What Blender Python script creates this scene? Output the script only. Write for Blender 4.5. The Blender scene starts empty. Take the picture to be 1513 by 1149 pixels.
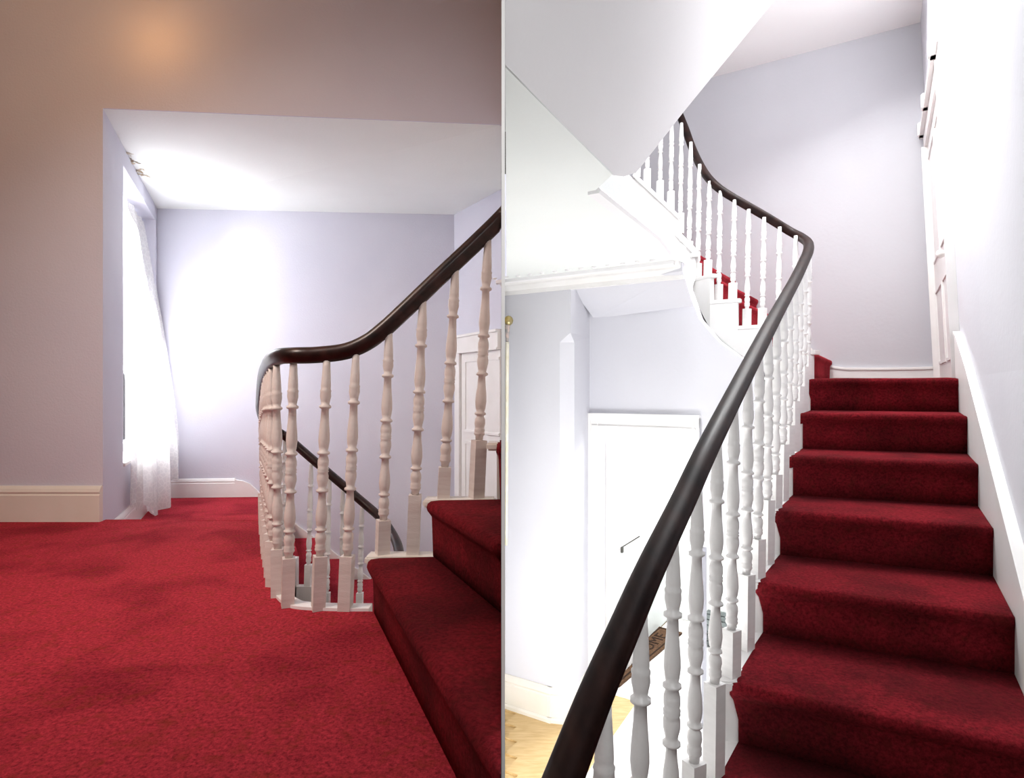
import bpy, bmesh, math, random
from mathutils import Vector, Matrix, noise

# ------------------------------------------------------------------ camera, world, light, exposure
random.seed(7)
SC = bpy.context.scene
COL = SC.collection
E = 2.15                      # eye height above the hall floor
F, CX, CY = 900.0, 756.5, 574.5

cd = bpy.data.cameras.new('camera')
cd.sensor_fit = 'HORIZONTAL'; cd.sensor_width = 36.0; cd.lens = 36.0 * F / 1513.0
cd.clip_start = 0.02; cd.clip_end = 100
cam = bpy.data.objects.new('camera', cd); COL.objects.link(cam)
cam.location = (0, 0, E); cam.rotation_euler = (math.radians(90), 0, 0)
SC.camera = cam

w = bpy.data.worlds.new('world'); SC.world = w; w.use_nodes = True
bg = w.node_tree.nodes['Background']
bg.inputs[0].default_value = (1.0, 0.86, 0.78, 1); bg.inputs[1].default_value = 0.07

SC.view_settings.view_transform = 'Standard'
SC.view_settings.look = 'None'
SC.view_settings.exposure = 0.0
SC.view_settings.gamma = 1.0
SC.view_settings.use_curve_mapping = False


def area(name, loc, target, size, power, color=(1, 1, 1), size_y=None):
    l = bpy.data.lights.new(name, 'AREA')
    l.shape = 'RECTANGLE'; l.size = size; l.size_y = size_y or size
    l.energy = power; l.color = color
    o = bpy.data.objects.new(name, l); COL.objects.link(o)
    o.location = loc
    d = Vector(target) - Vector(loc)
    o.rotation_euler = d.to_track_quat('-Z', 'Y').to_euler()
    return o


def point(name, loc, power, color, r=0.08):
    l = bpy.data.lights.new(name, 'POINT'); l.energy = power; l.color = color
    l.shadow_soft_size = r
    o = bpy.data.objects.new(name, l); COL.objects.link(o); o.location = loc
    return o


# daylight through the alcove window of the left hall
area('window_daylight', (-3.35, 4.50, E + 0.55), (-1.6, 3.6, E - 0.2), 1.5, 125, (0.95, 0.97, 1.0), 1.8)
# warm lamp over the left landing
point('warm_landing_lamp', (-1.98, 3.16, E + 1.95), 1.5, (1.0, 0.46, 0.14), 0.08)
area('landing_warm_fill', (-2.4, 1.7, E + 2.25), (-2.3, 3.2, E + 0.6), 0.8, 11, (1.0, 0.62, 0.34))  # added warm fill for the dim near wall
area('landing_fill', (-1.9, 1.15, E + 1.5), (-1.15, 2.6, E - .3), 0.6, 21, (1.0, 0.84, 0.76)).data.spread = math.radians(120)  # added fill that brightens the landing carpet and the balusters
# daylight falling down the right stairwell from its roof light
area('roof_light', (1.95, 3.84, E + 2.77), (1.95, 2.5, E), 1.4, 88, (1.0, 1.0, 0.99), 0.7)
area('stairwell_fill', (1.2, 3.35, E + 2.3), (2.3, 2.3, E - 0.3), 0.6, 38, (0.98, 0.99, 1.0))  # added fill from upper left for the right wall and treads
# added fill lights for the entrance hall, and daylight behind its glazed door
area('hall_low_fill', (0.40, 2.1, E - 1.75), (0.50, 4.3, E - 0.1), 0.8, 33, (1.0, 1.0, 1.0))  # added unseen light low over the hall floor
area('hall_fill', (0.35, -0.7, E + 0.9), (0.55, 3.0, E - 0.3), 0.9, 10, (1.0, 1.0, 1.0)).data.spread = math.radians(110)
area('upper_fill', (1.55, -0.6, E + 1.2), (1.75, 2.6, E + 3.2), 0.9, 42, (1.0, 1.0, 1.0)).data.spread = math.radians(85)  # added fill aimed up at the soffit and stairwell ceiling
area('porch_daylight', (1.22, 4.8, E - 0.0), (1.1, 4.9, E - 2.0), 0.7, 45, (1, 1, 1))


# ------------------------------------------------------------------ helpers
def V(x, y, z): return Vector((x, y, z))


def P(px, py, Y):
    """world point of a photo pixel at depth Y (metres in front of the eye)"""
    return V((px - CX) * Y / F, Y, (CY - py) * Y / F + E)


def G(px, py, z):
    """world point of a photo pixel on the horizontal plane z (relative to the eye)"""
    Y = z * F / (CY - py)
    return V((px - CX) * Y / F, Y, z + E)


def link(o, parent=None):
    COL.objects.link(o)
    if parent is not None:
        o.parent = parent
        o.matrix_parent_inverse = Matrix.Translation(-Vector(parent.location))
    return o


class MB:
    def __init__(s): s.v = []; s.f = []
    def add(s, vs, fs):
        n = len(s.v); s.v += [tuple(p) for p in vs]; s.f += [tuple(i + n for i in f) for f in fs]
    def prism(s, pts, z0, z1):
        n = len(pts)
        vs = [(p[0], p[1], z0 + E) for p in pts] + [(p[0], p[1], z1 + E) for p in pts]
        a = sum(pts[i][0] * pts[(i + 1) % n][1] - pts[(i + 1) % n][0] * pts[i][1] for i in range(n))
        fs = [tuple(range(n))[::-1], tuple(range(n, 2 * n))] + [(i, (i + 1) % n, n + (i + 1) % n, n + i) for i in range(n)]
        if a < 0: fs = [f[::-1] for f in fs]
        s.add(vs, fs)
    def hexa(s, b, t):
        """bottom quad b and top quad t (lists of 4 Vectors, same order)"""
        s.add(list(b) + list(t), [(3, 2, 1, 0), (4, 5, 6, 7), (0, 1, 5, 4), (1, 2, 6, 5), (2, 3, 7, 6), (3, 0, 4, 7)])
    def loft(s, rings, cap=True, closed=True):
        n = len(rings[0]); vs = [p for r in rings for p in r]; fs = []
        for i in range(len(rings) - 1):
            for j in range(n if closed else n - 1):
                k = (j + 1) % n
                fs.append((i * n + j, i * n + k, (i + 1) * n + k, (i + 1) * n + j))
        if cap and closed:
            fs.append(tuple(range(n))[::-1]); m = (len(rings) - 1) * n; fs.append(tuple(range(m, m + n)))
        s.add(vs, fs)
    def lathe(s, prof, segs=14, c=(0, 0, 0), ax=None):
        rings = [[(c[0] + r * math.cos(2 * math.pi * j / segs), c[1] + r * math.sin(2 * math.pi * j / segs), c[2] + z) for j in range(segs)] for r, z in prof]
        s.loft(rings)
    def sweep(s, path, prof, up=V(0, 0, 1)):
        """prof: list of (side, up) offsets swept along path"""
        rings = []
        for i, p in enumerate(path):
            t = (path[min(i + 1, len(path) - 1)] - path[max(i - 1, 0)]).normalized()
            sd = t.cross(up).normalized(); u = sd.cross(t).normalized()
            rings.append([p + sd * a + u * b for a, b in prof])
        s.loft(rings)
    def mesh(s, name, m, smooth=False, bevel=0):
        me = bpy.data.meshes.new(name)
        me.from_pydata(s.v, [], s.f); me.update()
        b = bmesh.new(); b.from_mesh(me); bmesh.ops.recalc_face_normals(b, faces=b.faces)
        if bevel: bmesh.ops.bevel(b, geom=list(b.edges), offset=bevel, segments=2, affect='EDGES', clamp_overlap=True)
        b.to_mesh(me); b.free()
        if smooth:
            for p in me.polygons: p.use_smooth = True
        if m: me.materials.append(m)
        return me
    def obj(s, name, m, parent=None, smooth=False, bevel=0):
        o = bpy.data.objects.new(name, s.mesh(name, m, smooth, bevel))
        return link(o, parent)


def tag(o, label=None, cat=None, group=None, kind=None):
    if label: o['label'] = label
    if cat: o['category'] = cat
    if group: o['group'] = group
    if kind: o['kind'] = kind
    return o


def empty(name, loc, label, cat, group=None, kind=None):
    o = bpy.data.objects.new(name, None); o.location = loc; COL.objects.link(o)
    return tag(o, label, cat, group, kind)


def struct(mb, name, m, label=None, smooth=False, bevel=0):
    o = mb.obj(name, m, None, smooth, bevel)
    return tag(o, label, None, None, 'structure')


def spline(pts, n=8):
    out = []
    for i in range(len(pts) - 1):
        p0 = pts[max(i - 1, 0)]; p1 = pts[i]; p2 = pts[i + 1]; p3 = pts[min(i + 2, len(pts) - 1)]
        for k in range(n):
            t = k / n
            out.append(0.5 * ((2 * p1) + (p2 - p0) * t + (2 * p0 - 5 * p1 + 4 * p2 - p3) * t * t + (3 * p1 - p0 - 3 * p2 + p3) * t ** 3))
    out.append(pts[-1].copy())
    return out


# ------------------------------------------------------------------ materials
def mat(name, col, rough=0.6, col2=None, nscale=3.0, bump=0.0, bscale=60.0, spec=0.3, detail=3.0, lo=0.35, hi=0.65, bdist=0.01, coat=0.0, stretch=None, metal=0.0):
    m = bpy.data.materials.new(name); m.use_nodes = True
    nt = m.node_tree; b = nt.nodes['Principled BSDF']
    b.inputs['Base Color'].default_value = (*col, 1); b.inputs['Roughness'].default_value = rough
    b.inputs['Specular IOR Level'].default_value = spec; b.inputs['Metallic'].default_value = metal
    b.inputs['Coat Weight'].default_value = coat; b.inputs['Coat Roughness'].default_value = 0.12
    tc = nt.nodes.new('ShaderNodeTexCoord'); src = tc.outputs['Object']
    if stretch:
        mp = nt.nodes.new('ShaderNodeMapping'); mp.inputs['Scale'].default_value = stretch
        nt.links.new(src, mp.inputs[0]); src = mp.outputs[0]
    if col2:
        n = nt.nodes.new('ShaderNodeTexNoise'); n.inputs['Scale'].default_value = nscale; n.inputs['Detail'].default_value = detail
        r = nt.nodes.new('ShaderNodeValToRGB')
        r.color_ramp.elements[0].position = lo; r.color_ramp.elements[0].color = (*col, 1)
        r.color_ramp.elements[1].position = hi; r.color_ramp.elements[1].color = (*col2, 1)
        nt.links.new(src, n.inputs['Vector']); nt.links.new(n.outputs['Fac'], r.inputs[0]); nt.links.new(r.outputs[0], b.inputs['Base Color'])
    if bump:
        n2 = nt.nodes.new('ShaderNodeTexNoise'); n2.inputs['Scale'].default_value = bscale; n2.inputs['Detail'].default_value = 4
        bp = nt.nodes.new('ShaderNodeBump'); bp.inputs['Strength'].default_value = bump; bp.inputs['Distance'].default_value = bdist
        nt.links.new(src, n2.inputs['Vector']); nt.links.new(n2.outputs['Fac'], bp.inputs['Height']); nt.links.new(bp.outputs[0], b.inputs['Normal'])
    return m


def carpet_mat(name, c1, c2, c3):
    """red wool pile: broad brushed patches, mottled fine fibre"""
    m = bpy.data.materials.new(name); m.use_nodes = True
    nt = m.node_tree; b = nt.nodes['Principled BSDF']; N = nt.nodes.new; L = nt.links.new
    b.inputs['Roughness'].default_value = 1.0; b.inputs['Specular IOR Level'].default_value = 0.05
    b.inputs['Sheen Weight'].default_value = 0.08; b.inputs['Sheen Tint'].default_value = (0.9, 0.15, 0.2, 1)
    g = N('ShaderNodeNewGeometry')
    big = N('ShaderNodeTexNoise'); big.inputs['Scale'].default_value = 3.2; big.inputs['Detail'].default_value = 3; big.inputs['Distortion'].default_value = 0.4
    r = N('ShaderNodeValToRGB'); r.color_ramp.elements[0].position = 0.36; r.color_ramp.elements[0].color = (*c2, 1)
    r.color_ramp.elements[1].position = 0.56; r.color_ramp.elements[1].color = (*c1, 1)
    L(g.outputs['Position'], big.inputs['Vector']); L(big.outputs['Fac'], r.inputs[0])
    fine = N('ShaderNodeTexNoise'); fine.inputs['Scale'].default_value = 95; fine.inputs['Detail'].default_value = 6; fine.inputs['Roughness'].default_value = 0.75
    L(g.outputs['Position'], fine.inputs['Vector'])
    fr = N('ShaderNodeValToRGB'); fr.color_ramp.elements[0].position = 0.36; fr.color_ramp.elements[0].color = (0.45, 0.45, 0.45, 1)
    fr.color_ramp.elements[1].position = 0.62; fr.color_ramp.elements[1].color = (1.25, 1.25, 1.25, 1)
    L(fine.outputs['Fac'], fr.inputs[0])
    mx = N('ShaderNodeMix'); mx.data_type = 'RGBA'; mx.blend_type = 'MULTIPLY'; mx.inputs[0].default_value = 1.0
    L(r.outputs[0], mx.inputs[6]); L(fr.outputs[0], mx.inputs[7])
    med = N('ShaderNodeTexNoise'); med.inputs['Scale'].default_value = 28; med.inputs['Detail'].default_value = 4
    L(g.outputs['Position'], med.inputs['Vector'])
    mr = N('ShaderNodeValToRGB'); mr.color_ramp.elements[0].position = 0.52; mr.color_ramp.elements[0].color = (0, 0, 0, 1)
    mr.color_ramp.elements[1].position = 0.72; mr.color_ramp.elements[1].color = (0.5, 0.5, 0.5, 1)
    L(med.outputs['Fac'], mr.inputs[0])
    m2 = N('ShaderNodeMix'); m2.data_type = 'RGBA'; L(mr.outputs[0], m2.inputs[0]); L(mx.outputs[2], m2.inputs[6]); m2.inputs[7].default_value = (*c3, 1)
    L(m2.outputs[2], b.inputs['Base Color'])
    bp = N('ShaderNodeBump'); bp.inputs['Strength'].default_value = 0.9; bp.inputs['Distance'].default_value = 0.006
    L(fine.outputs['Fac'], bp.inputs['Height']); L(bp.outputs[0], b.inputs['Normal'])
    return m


M_WALL = mat('lilac_wall_paint', (0.66, 0.66, 0.76), 0.75, (0.70, 0.70, 0.79), 1.5, 0.12, 90)
M_WALLR = mat('pale_lilac_wall_paint', (0.66, 0.66, 0.71), 0.7, (0.70, 0.70, 0.745), 1.2, 0.10, 40)
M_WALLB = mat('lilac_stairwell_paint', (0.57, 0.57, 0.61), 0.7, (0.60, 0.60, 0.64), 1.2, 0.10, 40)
M_CEIL = mat('white_ceiling_paint', (0.87, 0.90, 0.88), 0.8, (0.90, 0.93, 0.91), 1.4, 0.1, 50)
M_SOFFIT = mat('white_soffit_plaster', (0.90, 0.89, 0.90), 0.8, (0.92, 0.91, 0.92), 1.0, 0.1, 70)
M_TRIM = mat('cream_gloss_paint', (0.80, 0.76, 0.68), 0.35, (0.84, 0.80, 0.73), 4, 0.05, 30, 0.5)
M_WHITE = mat('white_gloss_paint', (0.86, 0.85, 0.83), 0.35, (0.90, 0.89, 0.88), 5, 0.05, 30, 0.5)
M_BALL = mat('dimmed_baluster_paint', (0.66, 0.58, 0.54), 0.45, (0.76, 0.70, 0.66), 9, 0.15, 60, 0.4)  # cream-white baluster paint, darkened and warmed to carry the dim landing light
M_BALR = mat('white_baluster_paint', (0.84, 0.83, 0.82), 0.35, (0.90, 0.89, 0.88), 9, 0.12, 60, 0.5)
M_RAIL = mat('dark_mahogany', (0.008, 0.003, 0.002), 0.38, (0.040, 0.012, 0.009), 26, 0.05, 90, 0.35, 6, 0.35, 0.7, 0.004, 0.12, (1, 0.25, 1))
M_RAILR = mat('black_brown_handrail', (0.006, 0.002, 0.002), 0.45, (0.022, 0.008, 0.006), 26, 0.05, 90, 0.12, 6, 0.35, 0.7, 0.004, 0.02, (1, 0.25, 1))
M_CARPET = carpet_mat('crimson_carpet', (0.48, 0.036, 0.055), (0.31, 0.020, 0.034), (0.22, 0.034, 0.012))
M_CARPET_SHADE = carpet_mat('shaded_crimson_carpet', (0.20, 0.011, 0.017), (0.10, 0.007, 0.010), (0.08, 0.012, 0.008))  # same red carpet, with the stair shade put into its colour
M_WOOD = mat('honey_floorboards', (0.60, 0.40, 0.17), 0.4, (0.74, 0.54, 0.27), 9, 0.03, 30, 0.4, 5, 0.3, 0.7, 0.01, 0, (1, 6, 1))
M_MARBLE = mat('white_marble', (0.86, 0.86, 0.86), 0.3, (0.93, 0.93, 0.93), 8, 0, 0, 0.5, 8, 0.4, 0.55)
M_BRASS = mat('aged_brass', (0.55, 0.42, 0.16), 0.3, (0.35, 0.30, 0.16), 20, 0, 0, 0.5, 3, 0.4, 0.6, 0.01, 0, None, 0.9)
M_METAL = mat('dark_metal', (0.06, 0.06, 0.05), 0.4, (0.10, 0.10, 0.09), 20, 0, 0, 0.5, metal=0.5)
M_GREY = mat('grey_painted_wood', (0.10, 0.115, 0.115), 0.6, (0.16, 0.175, 0.175), 30, 0.2, 60)
M_BLACK = mat('black_plastic', (0.01, 0.01, 0.01), 0.4, (0.02, 0.02, 0.02), 10)
M_COIR = mat('brown_coir', (0.09, 0.045, 0.022), 0.95, (0.16, 0.085, 0.045), 60, 0.8, 200)
M_COIRD = mat('dark_brown_coir_print', (0.025, 0.011, 0.006), 0.95, (0.04, 0.02, 0.01), 60, 0.8, 200)
M_PLASTER = mat('crumbling_plaster', (0.55, 0.42, 0.26), 0.9, (0.80, 0.76, 0.68), 60, 0.8, 120)
M_CREAMCLOTH = mat('cream_curtain_cloth', (0.80, 0.74, 0.55), 0.9, (0.88, 0.84, 0.72), 12, 0.2, 120)
M_TASSEL = mat('grey_pink_curtain_band', (0.30, 0.30, 0.29), 0.8, (0.62, 0.48, 0.44), 40, 0.3, 120)


def glass_mat():
    m = bpy.data.materials.new('window_glass'); m.use_nodes = True; nt = m.node_tree; nt.nodes.clear()
    o = nt.nodes.new('ShaderNodeOutputMaterial'); mx = nt.nodes.new('ShaderNodeMixShader'); mx.inputs[0].default_value = 0.08
    t = nt.nodes.new('ShaderNodeBsdfTransparent'); g = nt.nodes.new('ShaderNodeBsdfGlossy'); g.inputs['Roughness'].default_value = 0.03
    nt.links.new(t.outputs[0], mx.inputs[1]); nt.links.new(g.outputs[0], mx.inputs[2]); nt.links.new(mx.outputs[0], o.inputs[0])
    return m


def lace_mat():
    m = bpy.data.materials.new('white_lace_net'); m.use_nodes = True; nt = m.node_tree; nt.nodes.clear(); N = nt.nodes.new; L = nt.links.new
    o = N('ShaderNodeOutputMaterial'); tc = N('ShaderNodeTexCoord')
    d = N('ShaderNodeBsdfDiffuse'); t = N('ShaderNodeBsdfTranslucent'); tr = N('ShaderNodeBsdfTransparent')
    vo = N('ShaderNodeTexVoronoi'); vo.feature = 'DISTANCE_TO_EDGE'; vo.inputs['Scale'].default_value = 28
    L(tc.outputs['Object'], vo.inputs['Vector'])
    cr = N('ShaderNodeValToRGB'); cr.color_ramp.elements[0].position = 0.03; cr.color_ramp.elements[0].color = (0.93, 0.92, 0.90, 1)
    cr.color_ramp.elements[1].position = 0.14; cr.color_ramp.elements[1].color = (0.84, 0.83, 0.82, 1)
    L(vo.outputs['Distance'], cr.inputs[0]); L(cr.outputs[0], d.inputs[0]); L(cr.outputs[0], t.inputs[0])
    m1 = N('ShaderNodeMixShader'); m1.inputs[0].default_value = 0.55; L(d.outputs[0], m1.inputs[1]); L(t.outputs[0], m1.inputs[2])
    m2 = N('ShaderNodeMixShader'); m2.inputs[0].default_value = 0.05; L(m1.outputs[0], m2.inputs[1]); L(tr.outputs[0], m2.inputs[2])
    L(m2.outputs[0], o.inputs[0])
    return m


M_GLASS = glass_mat(); M_LACE = lace_mat()


# ------------------------------------------------------------------ wall frame: u along, z (rel. eye), w out of the wall into the room
class WF:
    def __init__(s, a, b, room, lean=0.0, lean0=0.0):
        s.a = V(a[0], a[1], 0); s.b = V(b[0], b[1], 0); s.u = (s.b - s.a).normalized(); s.len = (s.b - s.a).length
        n = V(-s.u.y, s.u.x, 0)
        if n.dot(V(room[0], room[1], 0) - s.a) < 0: n = -n
        s.n = n; s.lean = lean; s.l0 = lean0
    def pt(s, u, z, w=0.0):
        k = s.lean * max(0.0, z - s.l0)
        return s.a + s.u * u + s.n * (w + k) + V(0, 0, z + E)
    def box(s, mb, u0, u1, z0, z1, w0, w1):
        b = [s.pt(u0, z0, w0), s.pt(u1, z0, w0), s.pt(u1, z0, w1), s.pt(u0, z0, w1)]
        t = [s.pt(u0, z1, w0), s.pt(u1, z1, w0), s.pt(u1, z1, w1), s.pt(u0, z1, w1)]
        mb.hexa(b, t)
    def atpx(s, px):
        """u where the vertical plane through the eye and this photo column meets the wall"""
        k = (px - CX) / F
        return (k * s.a.y - s.a.x) / (s.u.x - k * s.u.y)
    def ext(s, mb, u0, u1, prof):
        """extrude profile [(w,z)...] along u"""
        mb.loft([[s.pt(u, z, w_) for w_, z in prof] for u in (u0, u1)])


def skirt_prof(z0, h, t=0.022):
    return [(0, z0), (t, z0), (t, z0 + h * 0.74), (t * 0.75, z0 + h * 0.78), (t * 0.95, z0 + h * 0.84), (t * 0.7, z0 + h * 0.93), (t * 0.3, z0 + h), (0, z0 + h)]


# ------------------------------------------------------------------ baluster, step and handrail builders
BAL = [(0.0125, 0), (0.0135, .02), (0.0180, .03), (0.0185, .036), (0.0165, .042), (0.0185, .050), (0.0160, .058), (0.0160, .066),
       (0.0185, .085), (0.0175, .105), (0.0125, .118), (0.0125, .124), (0.0190, .129), (0.0190, .137), (0.0130, .142),
       (0.0165, .160), (0.0192, .195), (0.0175, .235), (0.0135, .280), (0.0120, .320), (0.0200, .326), (0.0200, .334), (0.0135, .342),
       (0.0145, .355), (0.0190, .385), (0.0192, .405), (0.0165, .422), (0.0195, .428), (0.0165, .434), (0.0195, .440), (0.0165, .447),
       (0.0185, .462), (0.0185, .485), (0.0135, .510), (0.0205, .517), (0.0205, .526), (0.0140, .534), (0.0165, .555), (0.0188, .585),
       (0.0180, .620), (0.0140, .690), (0.0125, .745), (0.0200, .752), (0.0200, .762), (0.0135, .768), (0.0150, .785), (0.0185, .810),
       (0.0175, .830), (0.0190, .838), (0.0160, .846), (0.0165, .860), (0.0150, .905), (0.0125, .960), (0.0115, 1.0)]
ball_cache = {}


def baluster(parent, base, top, hb, m, ang=0.0, k=1.0):
    """turned baluster standing at base, reaching top, on a square block of height hb"""
    base = Vector(base); top = Vector(top)
    key = m.name
    if key not in ball_cache:
        mb = MB(); mb.lathe(BAL, 12); a = mb.mesh('baluster', m, True)
        mb = MB(); h = 0.0205
        mb.hexa([V(-h, -h, 0), V(h, -h, 0), V(h, h, 0), V(-h, h, 0)], [V(-h, -h, 1), V(h, -h, 1), V(h, h, 1), V(-h, h, 1)])
        b = mb.mesh('base_block', m)
        ball_cache[key] = (a, b)
    a, b = ball_cache[key]
    ax = (top - base); L = ax.length; ax.normalize()
    rot = V(0, 0, 1).rotation_difference(ax).to_matrix().to_4x4() @ Matrix.Rotation(ang, 4, 'Z')
    ht = L - hb
    o = bpy.data.objects.new('baluster', a); COL.objects.link(o); o.parent = parent
    o.matrix_parent_inverse = Matrix.Translation(-Vector(parent.location))
    o.matrix_basis = Matrix.Translation(base + ax * hb) @ rot @ Matrix.Diagonal((k, k, ht, 1))
    c = bpy.data.objects.new('base_block', b); COL.objects.link(c); c.parent = o
    c.location = (0, 0, -hb / ht); c.scale = (1, 1, hb / ht)
    return o


def rail_profile(wd, ht):
    """oval moulded handrail section"""
    pts = []
    for i in range(16):
        a = 2 * math.pi * i / 16
        x = math.cos(a); y = math.sin(a)
        sx = abs(x) ** 0.8 * (1 if x > 0 else -1); sy = abs(y) ** 0.9 * (1 if y > 0 else -1)
        k = 1.0 if y > -0.2 else 0.80
        pts.append((sx * wd / 2 * k, sy * ht / 2))
    return pts


def step(parent, name, A0, B0, A1, B1, z, h, m, ov=0.03, drop=0.0, wob=0.003, endA=True, endB=True, ns=14, side=0.0, clampx=False):
    """carpeted step: front (riser) line A0-B0, back line A1-B1, tread height z (rel. eye)"""
    A0, B0, A1, B1 = [V(p[0], p[1], 0) for p in (A0, B0, A1, B1)]
    W = (B0 - A0).length
    us = [0, 0.008 / W, 0.022 / W, 0.05 / W] + [0.05 / W + (1 - 0.10 / W) * i / ns for i in range(1, ns)] + [1 - 0.05 / W, 1 - 0.022 / W, 1 - 0.008 / W, 1]
    us = sorted(us) + ([1 + .07 / W] if clampx else []); rings = []
    dirA = (A0 - A1).normalized() if (A0 - A1).length > .02 else None
    dirB = (B0 - B1).normalized() if (B0 - B1).length > .02 else None
    nrm = (B0 - A0).normalized(); nrm = V(nrm.y, -nrm.x, 0)
    mid = (A1 + B1) / 2
    if nrm.dot((A0 + B0) / 2 - mid) < 0: nrm = -nrm
    for u in us:
        Fp = A0.lerp(B0, u); K = A1.lerp(B1, u)
        da = u * W; db = (1 - u) * W
        e = 1.0
        if endA and da < 0.05: e = min(e, math.sqrt(max(0, 1 - (1 - da / 0.05) ** 2)))
        if endB and db < 0.05: e = min(e, math.sqrt(max(0, 1 - (1 - db / 0.05) ** 2)))
        wv = noise.noise((Fp.x * 6, Fp.y * 6, z * 9)) * wob
        o_ = ov * (0.15 + 0.85 * e) + wv; dz = -(1 - e) * 0.014 + wv * 0.5
        if drop and db < 0.2: dz -= 0
        q = lambda p, f, zz: p + nrm * f + V(0, 0, zz + E)
        s1 = A0.lerp(B0, 0) * 0 - (B0 - A0).normalized() * side * (max(0, 1 - da / 0.06) if endA else 0)
        Fs = Fp + s1
        rings.append([q(K, 0, z - h), q(Fp, 0, z - h), q(Fp, 0.002, z - h * 0.62), q(Fp, 0.004, z - 0.058), q(Fp + s1 * .6, o_ * .45, z - 0.046 + dz), q(Fs, o_ * .88, z - 0.032 + dz),
                      q(Fs, o_, z - 0.020 + dz), q(Fs, o_ * .86, z - 0.008 + dz), q(Fs, o_ * .5, z - 0.001 + dz), q(Fs, -0.015, z + dz), q(K, 0, z)])
    if clampx:
        for r in rings:
            for p in r: p.x = min(p.x, DIVL * p.y - .0008)
    mb = MB(); mb.loft(rings)
    o = mb.obj(name, m, parent, True)
    return o


# =================================================================== STRUCTURE: dividing wall, added to part the two halls and their light
DIVL, DIVR = (741 - CX) / F, (746 - CX) / F        # its two faces
mb = MB()
mb.prism([(DIVL * 1.0, 1.0), (DIVR * 1.0, 1.0), (DIVR * 6.9, 6.9), (DIVL * 6.9, 6.9)], -2.2, 3.2)
struct(mb, 'wall_added_divider', M_WHITE, 'thin white added partition seen edge on between the two stair halls')

# =================================================================== LEFT HALL
ZL, ZL2, ZC = -0.74, -0.949, 1.575
YW = 3.42
# --- landing floor
lx = lambda Y: DIVL * Y - 0.001
edge = [G(545, 903, ZL), G(510, 903, ZL), G(470, 902, ZL), G(440, 900, ZL), G(424, 896, ZL), G(410, 886, ZL), G(400, 868, ZL), G(393, 832, ZL), G(388.5, 795, ZL), G(386, 768, ZL)]
edge2 = [(p.x, p.y) for p in edge]
EDGE_END = edge[-1]
mb = MB()
pl = [(-4.6, 0.15), (lx(.15), 0.15), (lx(1.9), 1.9), (lx(2.0), 2.0)] + edge2 + [(-2.31, 3.44), (-4.6, 3.44)]
mb.prism(pl, ZL - 0.18, ZL)
fl = struct(mb, 'floor_landing', M_CARPET, 'crimson carpeted landing floor in the left hall')
# rounded carpet nosing at the landing edge
mb = MB(); x0, x1 = -2.30, EDGE_END.x
ring = [[V(x, 3.44 + r[0], E + ZL + r[1] + 0.004 * noise.noise((x * 4, 1, 0))) for r in [(-0.02, 0), (0.01, 0.001), (0.028, -0.006), (0.034, -0.02), (0.026, -0.036), (0.0, -0.044), (-0.02, -0.044)]] for x in [x0 + (x1 - x0) * i / 20 for i in range(21)]]
mb.loft(ring); mb.obj('carpet_nosing', M_CARPET, fl, True)
# white edging curb along the well
mb = MB()
path = [V(p.x, p.y, E + ZL + 0.004) for p in edge]
path = spline(path, 4)
mb.sweep(path, [(0.0, -0.2), (0.055, -0.2), (0.055, 0.0), (0.05, 0.006), (0.0, 0.006)] )
landing_curb = mb

# --- wall with the opening (near wall)
RV0, RV1 = V(-2.297, 3.42, 0), V(-3.10, 5.32, 0)
BK0, BK1 = V(-3.10, 5.32, 0), V(-0.522, 5.50, 0)
SD0, SD1 = V(-0.522, 5.50, 0), V(DIVL * 4.80 - .002, 4.80, 0)
mb = MB()
mb.prism([(-4.8, 3.42), (-2.297, 3.42), (-2.297 - .085, 3.62), (-4.8, 3.62)], ZL - 0.3, 2.5)
struct(mb, 'wall_front', M_WALL, 'dim tan lit wall left of the alcove opening')
mb = MB()   # header over the opening: its lower edge falls slightly to the right
hl, hr = V(-2.297, 3.42, ZC + E), V(DIVL * 3.42, 3.42, E + (574.5 - 184) * 3.42 / F)
b4 = [hl, hr, V(hr.x - .0003, 3.44, hr.z), V(-2.297, 3.44, ZC + E)]
mb.hexa(b4, [V(p.x, p.y, 2.5 + E) for p in b4])
struct(mb, 'wall_header', M_WALL, 'wall above the alcove opening lit by a warm lamp')
# near side enclosing walls and ceiling of the left landing (outside the frame)
mb = MB(); mb.prism([(-4.8, .15), (-4.6, .15), (-4.6, 3.42), (-4.8, 3.42)], ZL - .3, 2.5); struct(mb, 'wall_left', M_WALL, 'side wall of the left landing')
mb = MB(); mb.prism([(-4.8, .15), (lx(1.0), .15), (lx(3.6), 3.6), (-4.8, 3.6)], 2.5, 2.6); struct(mb, 'ceiling_landing', M_CEIL, 'ceiling above the left landing')

# --- alcove ceiling
mb = MB()
zr = (574.5 - 184) * 3.42 / F
c = [V(-2.302, 3.428, ZC + E), V(DIVL * 3.428, 3.428, zr + E), V(SD1.x, SD1.y, E + (574.5 - 283) * 4.86 / F), V(-.522, 5.5, E + (574.5 - 317) * 5.5 / F), V(-3.10, 5.32, ZC + E)]
n_ = len(c)
mb.add(c + [p + V(0, 0, .15) for p in c], [tuple(range(n_)), tuple(range(2 * n_ - 1, n_ - 1, -1))] + [(i, (i + 1) % n_, n_ + (i + 1) % n_, n_ + i) for i in range(n_)])
struct(mb, 'ceiling_alcove', M_CEIL, 'white ceiling of the window alcove')
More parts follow.
